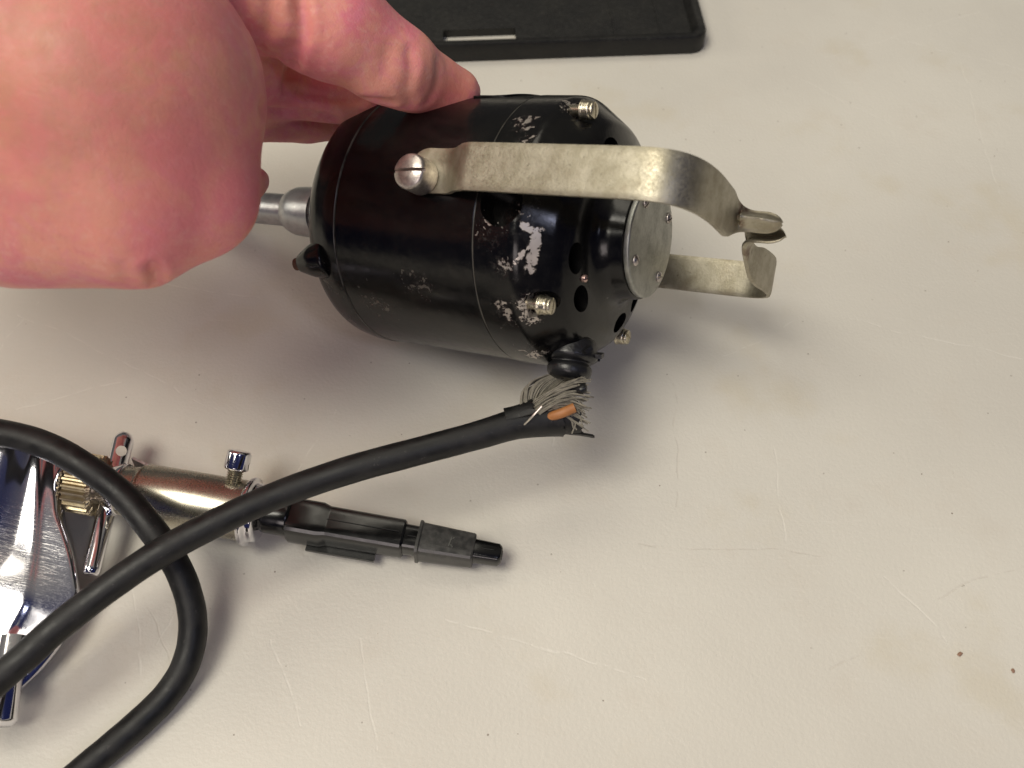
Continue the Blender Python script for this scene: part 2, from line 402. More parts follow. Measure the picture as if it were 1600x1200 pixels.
# rear cap, main housing, end bell: separate castings with a fine seam between
rear = fillet([(-1.32, .5), (-1.32, 2.1), (-1.16, 2.66), (-.80, 3.00), (-.28, 3.10), (-.02, 3.10), (-.004, 3.085)], .25, 6)
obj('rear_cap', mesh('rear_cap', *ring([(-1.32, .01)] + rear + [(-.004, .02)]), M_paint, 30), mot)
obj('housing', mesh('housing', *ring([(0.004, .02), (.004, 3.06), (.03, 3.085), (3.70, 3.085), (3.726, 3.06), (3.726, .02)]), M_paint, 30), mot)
# groove rims catching light at the seams
bell = [(3.734, .02), (3.734, 3.075), (3.765, 3.10)] + fillet([(3.9, 3.10), (4.72, 3.10), (5.48, 2.54), (5.66, 2.10), (5.72, 1.66), (5.80, 1.48), (6.0, 1.37), (6.34, 1.31)], .13, 5) + [(6.36, 1.26), (6.36, .02)]
cuts = []
for a in (-24, -51, -119, -146, 57, 123, 149, 30):
    r_ = math.radians(a); R0 = 2.06
    M = Matrix.Translation((5.2, -R0 * math.cos(r_), R0 * math.sin(r_)))
    # oval vent: long way round the circle
    V, F = lathe([(0, 1), (1.2, 1)], 28); T = Matrix.Rotation(r_, 4, 'X')
    V2 = []
    for v in V: V2.append(M @ (Matrix.Rotation(-r_, 4, 'X') @ Vector((v[0], v[1] * .225, v[2] * .34))))
    cuts.append((V2, F))
# brush opening under the strap, notches behind the four bolts
V, F = lathe([(-3.6, .48), (-2.55, .48)], 40); Mb = Matrix.Translation((4.33, 0, -.05)) @ Matrix.Rotation(math.radians(90), 4, 'Z')
cuts.append(([Mb @ Vector((v[0], v[1], v[2])) for v in V], F))
BOLTS = [(-1.72, 2.36), (-2.10, -1.92), (2.26, -2.02), (2.0, 2.1)]
for y, z in BOLTS:
    V, F = lathe([(4.86, .30), (6.0, .30)], 28); cuts.append(([(v[0], v[1] + y, v[2] + z) for v in V], F))
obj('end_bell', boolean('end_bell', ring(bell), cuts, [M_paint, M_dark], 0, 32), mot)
def slot_screw(name, r, h, M, mat, parent, dome=.03, slot=.22, depth=.35, rot=0, washer=None):
    prof = [(0, .005), (0, r), (h - .2 * r, r), (h - .04 * r, r * .93), (h + dome, r * .5), (h + dome * 1.3, .005)]
    V, F = lathe(fillet(prof, r * .15, 3), 32)
    c = box((h + dome, 0, 0), (h * depth * .5 + dome, r * 1.2, r * slot * .5), Matrix.Rotation(rot, 4, 'X'))
    me = boolean(name, (V, F), [c], [mat], smooth=35)
    me.transform(Matrix.LocRotScale(M.translation * CM, M.to_quaternion(), None)); return obj(name, me, parent)
for y, z in BOLTS:
    V, F = lathe(fillet([(4.70, .02), (4.70, .115), (5.10, .115), (5.10, .215), (5.13, .225), (5.16, .20), (5.30, .20), (5.34, .17), (5.35, .02)], .02, 2), 28)
    b = part('bolt', [(v[0], v[1] + y, v[2] + z) for v in V], F, M_bolt, mot)
    slot_screw('bolt_head', .185, .07, Matrix.Translation((5.345, y, z)), M_bolt, b, .01, .3, .5, .6 + y)
# cover plate with four small slotted screws
V, F = lathe(fillet([(6.365, .02), (6.365, 1.27), (6.47, 1.27), (6.495, 1.235), (6.50, .02)], .02, 2), 72)
pl = part('cover_plate', V, F, M_plate, mot)
for i, (y, z) in enumerate(((.74, .70), (-.76, -.58), (.76, -.66), (-.74, .70))):
    slot_screw('plate_screw', .125, .045, Matrix.Translation((6.495, y, z)), M_screw, pl, .03, .28, .9, [.7, -.6, .25, 1.2][i])
slot_screw('small_screw', .085, .16, Matrix.Translation((5.60, -1.45, -1.18)), M_cop, mot, .02, .25, .5, .4)
# shaft collar and sleeve at the rear
prof = fillet([(-4.2, .02), (-4.2, .46), (-4.1, .56), (-3.85, .66), (-3.5, .68), (-3.02, .68)], .12, 5) + [(-3.02, .60), (-2.9, .60), (-1.2, .60), (-1.2, .02)]
col_ = part('shaft_collar', *lathe(prof, 48), M_alu, mot)
V, F = [], []; nk = 72
for s in (-3.00, -2.84):
    for k in range(nk * 2):
        a = math.pi * k / nk; r = .68 if k % 2 else .62; V.append((s, r * math.cos(a), r * math.sin(a)))
m2 = nk * 2
F = [(k, (k + 1) % m2, m2 + (k + 1) % m2, m2 + k) for k in range(m2)] + [tuple(range(m2)), tuple(range(m2, 2 * m2))]
part('knurled_ring', V, F, M_alu, col_, 20)
part('shaft_sleeve', *lathe(fillet([(-9.5, .02), (-9.5, .40), (-9.4, .44), (-5.5, .44), (-4.15, .44), (-4.15, .02)], .04, 3), 40), M_alu, mot)
part('flexible_shaft', *tube(catmull([(-9.4, 0, 0), (-12, 0, .15), (-16, .6, .9), (-21, 1.5, 2.6)], 8), .36, 16), M_cord, mot)
# small lug with rusty screw on the rear cap
n = N('rusty_screw'); M_rust = n.set(color=n.mix(n.noise(12, 4), (.05, .022, .014), (.13, .06, .03)), rough=.8, normal=n.bump(n.noise(15), .6, .03))
lugM = frame((-.75, -2.42, -1.55), (-.80, -.12, -.25))
lug = part('rear_lug', xf(lathe(fillet([(-.3, .02), (-.3, .5), (.15, .40), (.45, .24), (.52, .2), (.54, .02)], .1, 4), 24)[0], lugM), lathe(fillet([(-.3, .02), (-.3, .5), (.15, .40), (.45, .24), (.52, .2), (.54, .02)], .1, 4), 24)[1], M_paint, mot)
slot_screw('lug_screw', .15, .14, lugM @ Matrix.Translation((.52, 0, 0)), M_rust, lug, .03, .2, .4, .3)
# small raised bracket on top near the fingertip
P = [Vector((x, y, math.sqrt(3.095 ** 2 - y * y))) for x, y, _ in catmull([(2.2, -1.55, 0), (2.7, -1.45, 0), (3.0, -1.3, 0), (3.2, -.9, 0), (3.45, -.5, 0), (3.7, -.35, 0), (4.3, -.3, 0)], 8)]
part('top_rib', *tube(P, .028, 10), M_paint, mot)

# ---- hanger straps
def strap(name, side, zc, wid, tipz):
    path = [(1.98, 3.17), (2.3, 3.17), (2.85, 3.18), (3.15, 3.27), (3.42, 3.50), (3.68, 3.66), (4.0, 3.70), (5.2, 3.74), (6.6, 3.78), (7.4, 3.80),
            (7.85, 3.76), (8.18, 3.58), (8.38, 3.28), (8.49, 2.85), (8.52, 2.2), (8.48, 1.5), (8.43, .9), (8.44, .52), (8.56, .30), (8.78, .20), (9.05, .18), (9.34, .20)]
    P = catmull([(x, y, 0) for x, y in path], 7); m = len(P)
    # arc length
    S = [0]
    for a, b in zip(P, P[1:]): S.append(S[-1] + (b - a).length)
    L = S[-1]; nz = 19; th = .065; rows = []
    for i, p in enumerate(P):
        t = (P[min(i + 1, m - 1)] - P[max(i - 1, 0)]).normalized(); nrm = Vector((-t.y, t.x, 0))
        if nrm.y < 0: nrm = -nrm
        nrm = Vector((-t.y, t.x, 0))
        if i == 0: pass
        s = S[i]; end = L - s
        hw = wid / 2
        k = min(1, max(0, (end - (.6 if side < 0 else .9)) / (1.0 if side < 0 else 1.5))); hw *= .46 + .54 * (k * k * (3 - 2 * k))
        if s < .5: hw = wid / 2 * .98 * math.sqrt(max(0.03, 1 - ((.5 - s) / .5) ** 2)); 
        elif s < 1.6: hw *= .98
        if end < .38: hw *= math.sqrt(max(.04, 1 - ((.38 - end) / .38) ** 2))
        kt = min(1, max(0, (1.9 - end) / 1.2)); c = zc + (tipz - zc) * kt * kt * (3 - 2 * kt)
        gr = min(1, max(0, ((1.0 if side < 0 else 1.5) - end) / (.16 if side < 0 else .4))); gr = gr * gr * (3 - 2 * gr)
        # dip at the crimp line
        row = []
        for j in range(nz):
            u = -1 + 2 * j / (nz - 1); v = u * hw
            g = gr * (.40 if side > 0 else .30) * .5 * (1 + math.cos(math.pi * min(1, abs(u) * 1.2))) 
            g *= .3 + .7 * min(1, end / .35)
            g -= gr * .04 * max(0, abs(u) - .6)
            cr_ = .03 * math.sin(3 * u + i * .11) * (1 if end < 3 else .15)
            q = p + nrm * (0) + Vector((0, g + cr_ * .4, 0)) + Vector((g * .0, 0, c + v))
            e = th * (1 - .35 * abs(u) ** 8)
            row.append((q + nrm * e, q - nrm * e))
        rows.append(row)
    V = []; F = []
    for row in rows:
        for a, b in row: V += [a, b]
    w2 = nz * 2
    for i in range(m - 1):
        for j in range(nz - 1):
            a = i * w2 + j * 2; b = a + 2; c = a + w2; d = c + 2
            F.append((a, b, d, c)); F.append((a + 1, c + 1, d + 1, b + 1))
        a = i * w2; c = a + w2; F.append((a, a + 1, c + 1, c)); a += w2 - 2; c += w2 - 2; F.append((a, c, c + 1, a + 1))
    for i in (0, m - 1):
        for j in range(nz - 1): a = i * w2 + j * 2; F.append((a, a + 1, a + 3, a + 2))
    V = [(v[0], v[1] * side, v[2]) for v in V]
    o = part(name, V, F, M_steel, mot, 50)
    return o
strap('hanger_strap', -1, .52, .98, .56)
strap('hanger_strap', 1, -.06, .90, .40)
for side, z in ((-1, .34), (1, -.06)):
    M = frame((2.42, 3.2 * side, z), (0, side, 0))
    slot_screw('strap_screw', .385, .60, M @ Matrix.Translation((.03, 0, 0)), M_screw, mot, .05, .18, .28, math.radians(6 if side < 0 else 30))
# ---- rubber grommet at the bottom of the end bell
GM = frame((5.14, -.24, -2.72), (.10, -.12, -1.0))
V, F = lathe(fillet([(-.3, .02), (-.3, .56), (.12, .60), (.20, .52), (.24, .40), (.34, .50), (.50, .50), (.62, .40), (.66, .28), (.5, .2), (.5, .02)], .09, 5), 40)
for i in range(len(V)):
    V[i] = (V[i][0], V[i][1] * (1 + .04 * math.sin(5 * V[i][0])), V[i][2] * .95)
gr = part('cord_grommet', xf(V, GM), F, M_rub, mot, 50)
for k in range(5):
    a = -1.9 + k * .8; Mx = GM @ Matrix.Rotation(a, 4, 'X')
    V, F = box((.02, .62, 0), (.05, .10, .10 + .03 * (k % 2)), Mx @ Matrix.Rotation(.4 * (k - 2), 4, 'Y')); part('torn_edge', V, F, M_rub, gr, 30)

# ------------------------------------------------------------ power cord
cord = thing('power_cord', 'black rubber power cord with a torn frayed end hanging under the motor', 'cord')
C_ = [(850, 652, 2.75), (800, 664, 2.8), (740, 682, 2.8), (650, 706, 2.8), (550, 733, 2.8), (450, 767, 2.75), (360, 806, 2.7), (262, 857, 2.6), (180, 911, 2.45), (90, 980, 2.2), (20, 1042, 2.0),
      (-90, 1120, 1.7), (-260, 1130, 1.2), (-430, 1020, .8), (-500, 850, .9), (-430, 720, 1.4), (-260, 665, 2.0), (-120, 660, 2.5), (0, 676, 2.75), (70, 695, 2.75), (130, 727, 2.65), (190, 772, 2.3), (238, 828, 2.0), (276, 884, 1.6), (297, 940, 1.15), (301, 992, .78), (288, 1043, .5),
      (259, 1088, .36), (220, 1127, .32), (176, 1165, .31), (128, 1205, .3), (30, 1290, .3), (-120, 1400, .3)]
CP = catmull([U(*c) for c in C_], 9)
RR = []
for i in range(len(CP)): RR.append((.300 + .075 * math.exp(-i / 12)) * (1 + .006 * math.sin(i * .9) + .010 * math.sin(i * .23)))
V, F = tube(CP, RR, 24); part('outer_sheath', V, F, M_cord, cord, 60)
# torn inner jacket, opened like a trough, with jagged end
E0, E1 = U(800, 661, 2.8), U(915, 642, 2.8)
EM = frame(E0, E1 - E0)
def torn(name, s0, s1, r0, r1, a0, a1, jag, M, mat, th=.05, n=26, m=10, drop=0):
    V, F = [], []
    for j in range(n + 1):
        a = a0 + (a1 - a0) * j / n; ln = s1 + jag * (rng.random() - .6) * 2
        for i in range(m + 1):
            t = i / m; s = s0 + (ln - s0) * t; r = r0 + (r1 - r0) * t * t
            for q in (r, r - th): V.append(M @ Vector((s, q * math.cos(a), q * math.sin(a) - drop * t * t)))
    K = (m + 1) * 2
    for j in range(n):
        for i in range(m):
            a = j * K + i * 2; b = a + 2; c = a + K; d = c + 2
            F += [(a, b, d, c), (a + 1, c + 1, d + 1, b + 1)]
        a = j * K + m * 2; F.append((a, a + 1, a + K + 1, a + K))
    for j in (0, n):
        for i in range(m): a = j * K + i * 2; F.append((a, a + 1, a + 3, a + 2))
    return part(name, V, F, mat, cord, 40)
R_ = math.radians
torn('outer_jacket', -.15, 1.10, .372, .46, R_(-262), R_(-12), .03, EM, M_cord, drop=.05)
torn('inner_jacket', .0, 1.52, .36, .44, R_(-268), R_(0), .08, EM, M_cord, drop=.12)
torn('torn_flap', .3, 1.78, .36, .50, R_(-172), R_(-140), .04, EM, M_cord, n=6, drop=.25)
torn('torn_flap', -.15, .50, .385, .50, R_(55), R_(108), .05, EM, M_cord, n=8)
Gp = ML(5.10, -.38, -3.22)
M_in = EM @ Vector((.62, .04, .05))
# insulated wires
A = EM @ Vector((.5, -.05, .05)); B = W(902, 616, (EM @ Vector((1, 0, 0)) - Vector((0, 0, CAMH))).length * .985)
part('orange_wire', *tube(catmull([A, EM @ Vector((.98, -.20, .36)), EM @ Vector((1.36, -.16, .46))], 6), .11, 14), M_orange, cord)
part('black_wire', *tube(catmull([EM @ Vector((1.05, .2, .3)), EM @ Vector((1.45, .25, .5)), EM @ Vector((1.62, .2, .62)), Gp + Vector((.25, .1, -.1)), Gp + Vector((.05, .05, .15))], 7), .10, 12), M_rub, cord)
# cloth filler strands, from the cord up into the grommet
Vs, Fs = [], []
for k in range(360):
    u, v = rng.normal(0, 1, 2); u = max(-1.6, min(1.6, u)); v = max(-1.6, min(1.6, v))
    a = EM @ Vector((.15 + .25 * rng.random(), .10 * v, .12 + .05 * u))
    c = Gp + Vector((.05 + .15 * v, .07 * u, -.16 + .05 * u)); dd = Gp + Vector((.14 * v, .08 * u, .18))
    b = a.lerp(c, .5) + Vector((-.10 + .16 * v, .05 * u, .06 - .13 * v + .05 * u))
    if rng.random() > .28: pts = [a, b, c, dd]
    else:
        q = EM @ Vector((.75 + .3 * rng.random(), .10 * v + .1, .48 + .08 * u)); pts = [a, q, q + Vector((.30 + .25 * rng.random(), .12 * u, -.02 + .10 * v)), q + Vector((.50 + .35 * rng.random(), .22 * u, -.12 + .16 * v - .12 * rng.random()))]
    V, F = tube(catmull(pts, 6), .011 + .010 * rng.random(), 5); o_ = len(Vs); Vs += V; Fs += [tuple(i + o_ for i in q) for q in F]
fb = part('cloth_filler', Vs, Fs, M_fibre, cord, 60); tag(fb, kind='stuff')
part('bare_strand', *tube(catmull([EM @ Vector((.22, -.25, .25)), EM @ Vector((.38, -.25, .50)), EM @ Vector((.62, -.15, .72))], 6), .022, 8), M_tin, cord)

# ------------------------------------------------------------ chrome tool at lower left
TO = U(240, 800, 0); TO.z = .95
B1 = U(788, 868, .55); TM = frame(TO, (B1.x - TO.x, B1.y - TO.y, -.35))
TI = TM.inverted()
def TL(px, py, h): return TI @ U(px, py, h)
tool = thing('chrome_spindle_tool', 'chrome tool with knurled brass collar, cross pin and black plastic nozzle under the cord', 'tool', TM)
RB = .70
xb = TL(372, 850, .6).x; xn = TL(398, 850, .6).x
br = lathe(fillet([(-.55, .02), (-.55, .56), (-.1, .60), (-.02, .62), (.0, .66), (.04, .66), (.05, .63), (.08, .63), (.10, RB), (xb, RB), (xb + .03, RB - .05), (xb + .03, .02)], .02, 2), 64)
part('barrel', *br, M_barrel, tool)
part('flange', *lathe(fillet([(xb - .01, .02), (xb - .01, .74), (xb + .06, .80), (xb + .14, .80), (xb + .20, .68), (xn - .04, .68), (xn, .60), (xn, .02)], .05, 4), 56), M_chrome, tool)
# neck block between barrel and collar
part('neck', *lathe(fillet([(-1.5, .02), (-1.5, .42), (-.9, .42), (-.5, .62), (-.4, .62), (-.4, .02)], .06, 3), 40), M_chrome, tool)
# brass collar with straight ribs
kx0, kx1 = -1.62, -.98
V, F = [], []; nk = 27
prof = [(kx0, .55), (kx0 + .04, .68), (kx1 - .04, .68), (kx1, .55)]
for s, r in prof:
    for k in range(nk * 4):
        a = 2 * math.pi * k / (nk * 4); rr_ = r * (1.05 if k % 4 in (1, 2) else .93); V.append((s, rr_ * math.cos(a), rr_ * math.sin(a)))
m2 = nk * 4
for i in range(3): F += [(i * m2 + k, i * m2 + (k + 1) % m2, (i + 1) * m2 + (k + 1) % m2, (i + 1) * m2 + k) for k in range(m2)]
F += [tuple(range(m2)), tuple(range(3 * m2, 4 * m2))]
part('knurled_collar', V, F, M_brass, tool, 20)
# cross pin with a hole near its top end
pa, pb = TL(196, 676, .9), TL(141, 900, .75)
PM = frame(pb, pa - pb); Lp = (pa - pb).length
V, F = lathe(fillet([(0, .02), (.02, .14), (.12, .19), (Lp * .5, .21), (Lp - .75, .235), (Lp - .2, .245), (Lp - .05, .15), (Lp, .02)], .08, 5), 36)
cutM = frame(PM @ Vector((Lp - .50, 0, 0)), (.45, -.42, .8))
me = boolean('cross_pin', (xf(V, PM), F), [lathe([(-1, .125), (1, .125)], 24, cutM)], [M_chrome, M_dark], 0, 40); obj('cross_pin', me, tool)
# thumb screw on the barrel
ta, tb_ = TL(366, 780, 1.6), TL(372, 728, 2.35)
SM = frame(ta, tb_ - ta, (0, 1, 0)); 
SM = frame((ta.x - .24, 0.30, .48), Vector((.04, .85, .55)))
pr = [(0, .02)]
for k in range(9): pr += [(.0 + k * .05, .15), (.025 + k * .05, .185)]
pr += [(.46, .15), (.46, .02)]
ts = part('screw_thread', xf(lathe(pr, 24)[0], SM), lathe(pr, 24)[1], M_barrel, tool, 20)
V, F = lathe(fillet([(.40, .02), (.40, .25), (.44, .28), (.80, .28), (.85, .24), (.85, .02)], .03, 4), 40)
cM = frame(SM @ Vector((.63, 0, 0)), (.8, -.2, -.35))
obj('thumb_screw_head', boolean('thumb_screw_head', (xf(V, SM), F), [lathe([(-.6, .105), (.6, .105)], 24, cM)], [M_chrome, M_dark], 1, 40), tool)
# dull bracket plate at the back of the collar
V, F = box((0, 0, 0), (.55, .03, .22), frame((.02, .66, -.12), (1, -.25, -.1))); part('bracket', V, F, M_alu, tool)
# --- nozzle: stepped moulded plastic
def rect_loft(secs, n=40, p=6, zoff=0):
    V, F = [], []
    for x, hy, hz, cy, cz, pw in secs:
        for k in range(n):
            a = 2 * math.pi * (k + .5) / n; c, s = math.cos(a), math.sin(a)
            r = (abs(c) ** pw + abs(s) ** pw) ** (-1 / pw); V.append((x, cy + hy * r * c, cz + hz * r * s))
    for i in range(len(secs) - 1):
        for k in range(n): k2 = (k + 1) % n; F.append((i * n + k, i * n + k2, (i + 1) * n + k2, (i + 1) * n + k))
    F += [tuple(range(n)), tuple((len(secs) - 1) * n + k for k in range(n))]
    return V, F
def tx(px): return TL(px, 845, .6).x
noz = part('nozzle_base', *lathe(fillet([(xn - .02, .02), (xn - .02, .36), (xn + .10, .43), (3.3, .43), (3.6, .43), (3.6, .02)], .06, 3), 48), M_plastic, tool)
z0 = -.08
x1, x2, x3, x4, x5, x6, x7 = tx(447), tx(500), tx(632), tx(657), tx(744), tx(752), tx(788)
part('nozzle_block', *rect_loft([(x1 - .06, .40, .37, 0, z0, 5), (x1, .44, .41, 0, z0, 6), (x2 - .04, .44, .41, 0, z0, 6), (x2 + .12, .39, .37, 0, z0, 6), (x2 + .16, .39, .37, 0, z0, 6), (x3 - .04, .375, .35, 0, z0, 6), (x3, .34, .32, 0, z0, 6)]), M_plastic, tool, 25)
V, F = box(((x1 + x3) / 2 - .08, -.44, -.36), ((x3 - x1) * .30, .12, .04))
part('clip_bar', V, F, M_plastic, tool)
part('nozzle_neck', *rect_loft([(x3 - .02, .31, .28, 0, z0, 5), (x4 + .05, .30, .27, 0, z0, 5)]), M_plastic, tool, 25)
V, F = rect_loft([(x4 - .05, .42, .38, 0, z0, 6), (x4 + .01, .42, .38, 0, z0, 6), (x4 + .04, .385, .35, 0, z0, 6), (x5 - .04, .34, .31, 0, z0, 6), (x5, .32, .29, 0, z0, 5)])
n = N('scuffed_sheen_plastic'); a = n.noise(5, 6, .65); b = n.noise(16, 4, .6)
M_scuff_sheen = n.set(color=n.mix(n.rng(a, .35, .7), (.022, .022, .021), (.060, .058, .054)), rough=n.rng(a, .3, .7, .28, .40), normal=n.bump(a, .08, .015))  # scuffed plastic, base lightened to imitate a white reflection on the sleeve
nb = part('nozzle_sleeve', V, F, M_scuff_sheen, tool, 25)
part('nozzle_tip', *rect_loft([(x5 - .02, .25, .23, 0, z0, 4), (x7 - .08, .235, .215, 0, z0, 3.5), (x7 - .02, .20, .19, 0, z0, 2.6), (x7, .17, .16, 0, z0, 2.2)]), M_plastic, tool, 30)
part('tip_bore', *lathe([(x7 - .05, .02), (x7 - .05, .11), (x7 + .012, .11), (x7 + .012, .02)], 20, Matrix.Translation((0, 0, z0))), M_dark, tool)
# moulded seam and marks
V, F = merge(box(((x2 + x3) / 2, 0, .367 + z0), ((x3 - x2) / 2 - .12, .008, .006)), box(((x3 + x4) / 2, -.02, .277 + z0), (.10, .008, .006)), box(((x5 + x7) / 2, -.0, .222 + z0), (.13, .008, .006)))
part('mould_seam', V, F, M_dark, tool, 0)
xm = (x4 + x5) / 2
V, F = merge(box((0, 0, 0), (.012, .12, .012), Matrix.Translation((xm + .08, -.03, .335 + z0)) @ Matrix.Rotation(-.15, 4, 'Z')),
             box((0, 0, 0), (.010, .06, .010), Matrix.Translation((xm + .13, .06, .335 + z0)) @ Matrix.Rotation(-.75, 4, 'Z')),
             box((0, 0, 0), (.010, .05, .010), Matrix.Translation((xm + .13, -.12, .335 + z0)) @ Matrix.Rotation(.75, 4, 'Z')))
part('moulded_mark', V, F, M_plastic, nb, 0)
# --- chrome housing: profile across x, long way along y
def housing():
    n = N('scratched_chrome'); f = n.noise(30, 3, .6)
    sc_ = None
    for ang in (.3, 1.0, 1.9, 2.6):
        h = n.noise(1.5, 3, .6, stretch=(.25, 6, 1, ang)); h = n.rng(n.math('ABSOLUTE', n.math('SUBTRACT', h, .5)), 0, .010, 1, 0); sc_ = h if sc_ is None else n.math('MAXIMUM', sc_, h)
    rg = n.rng(n.dist((-1.9, -1.9, .5)), .3, 1.9, 1, 0); sc_ = n.math('MULTIPLY', sc_, rg)
    sc_ = n.math('MULTIPLY', sc_, .7)
    col = n.mix(sc_, (.74, .74, .80), (.80, .78, .72))
    m = n.set(color=col, rough=n.math('ADD', n.rng(f, .3, .7, .10, .17), n.math('MULTIPLY', sc_, .35)), metal=1.0, normal=n.bump(n.noise(.8, 1), .15, .05))
    def lerp(t, tab):
        for (a, p), (b, q) in zip(tab, tab[1:]):
            if t >= b: return p + (q - p) * (t - a) / (b - a)
        return tab[-1][1]
    V, F = [], []; rows = 0
    ys = [.55, .50, .35, .1, -.2, -.6, -1.0, -1.4, -1.8, -2.2, -2.6, -3.0, -3.4, -3.8, -4.2, -4.5, -4.68, -4.74]
    for y in ys:
        xr = lerp(y, [(1, -1.95), (.1, -1.85), (-.3, -1.72), (-1.0, -1.45), (-1.6, -.95), (-2.6, -.42), (-3.4, -.45), (-4.0, -.65), (-4.5, -.95), (-5, -1.4)])
        xf = min(lerp(y, [(1, -2.15), (-.4, -2.0), (-1.8, -1.55), (-3, -1.25), (-5, -1.8)]), xr - .3)
        xg = lerp(y, [(1, -2.85), (.1, -2.75), (-1.6, -2.7), (-3, -2.9), (-5, -3.3)])
        em = min(1, max(0, (.57 - y) / .18)) ** .5 * min(1, max(0, (y + 4.78) / .35)) ** .5
        top = 1.0 - .075 * (.5 - y)
        bul = .22 * math.exp(-((y + 3.0) / .75) ** 2)
        pf = fillet([(xr, -.8), (xr, .22), (xr - .08, .32), (xf, .40 + bul), (xf - .12, .50 + bul), ((xf + xg) / 2, .50 + bul * 1.6), (xg + .16, .72 + bul * .8), (xg, .92), (xg - .2, .98), (-4.2, 1.0), (-6.5, 1.0), (-6.7, .8), (-6.8, -.8)], .09, 3)
        k = len(pf)
        for x, z in pf: V.append((x, y, -.8 + (z * top + .8 + .34 + (y - .5) * .22 if z > -.8 else 0) * (.75 + .25 * em)))
    for i in range(len(ys) - 1):
        for j in range(k): j2 = (j + 1) % k; F.append((i * k + j, i * k + j2, (i + 1) * k + j2, (i + 1) * k + j))
    F += [tuple(range(k)), tuple((len(ys) - 1) * k + j for j in range(k))]
    h = part('chrome_housing', V, F, m, tool, 60)
    sub = h.modifiers.new('s', 'SUBSURF'); sub.levels = sub.render_levels = 2
    # fine dimpled grip patch
    Vd, Fd = [], []
    for i in range(9):
        for j in range(14):
            c = (-3.15 - .09 * i, .0 - .09 * j, .99 + .34 - .11 - .027 * j); v, f = box(c, (.022, .022, .035)); o_ = len(Vd); Vd += v; Fd += [tuple(q + o_ for q in g) for g in f]
    g = part('grip_dots', Vd, Fd, M_dark, h, 0); tag(g, kind='stuff')
    # lower chrome rod
    V, F = tube([TL(16, 1020, .75), TL(2, 1128, .65), TL(1, 1133, .65)], [.30, .30, .2], 24)
    part('lower_rod', V, F, M_chrome, tool, 60)
    V, F = tube([TL(22, 1000, .8), TL(14, 1045, .78)], [.40, .40], 24)
    part('rod_socket', V, F, M_chrome, tool, 60)
    # lens-like washer between housing and collar
    part('washer', *lathe(fillet([(-1.80, .02), (-1.80, .58), (-1.72, .66), (-1.66, .58), (-1.64, .02)], .03, 3), 40), M_chrome, tool)
housing()

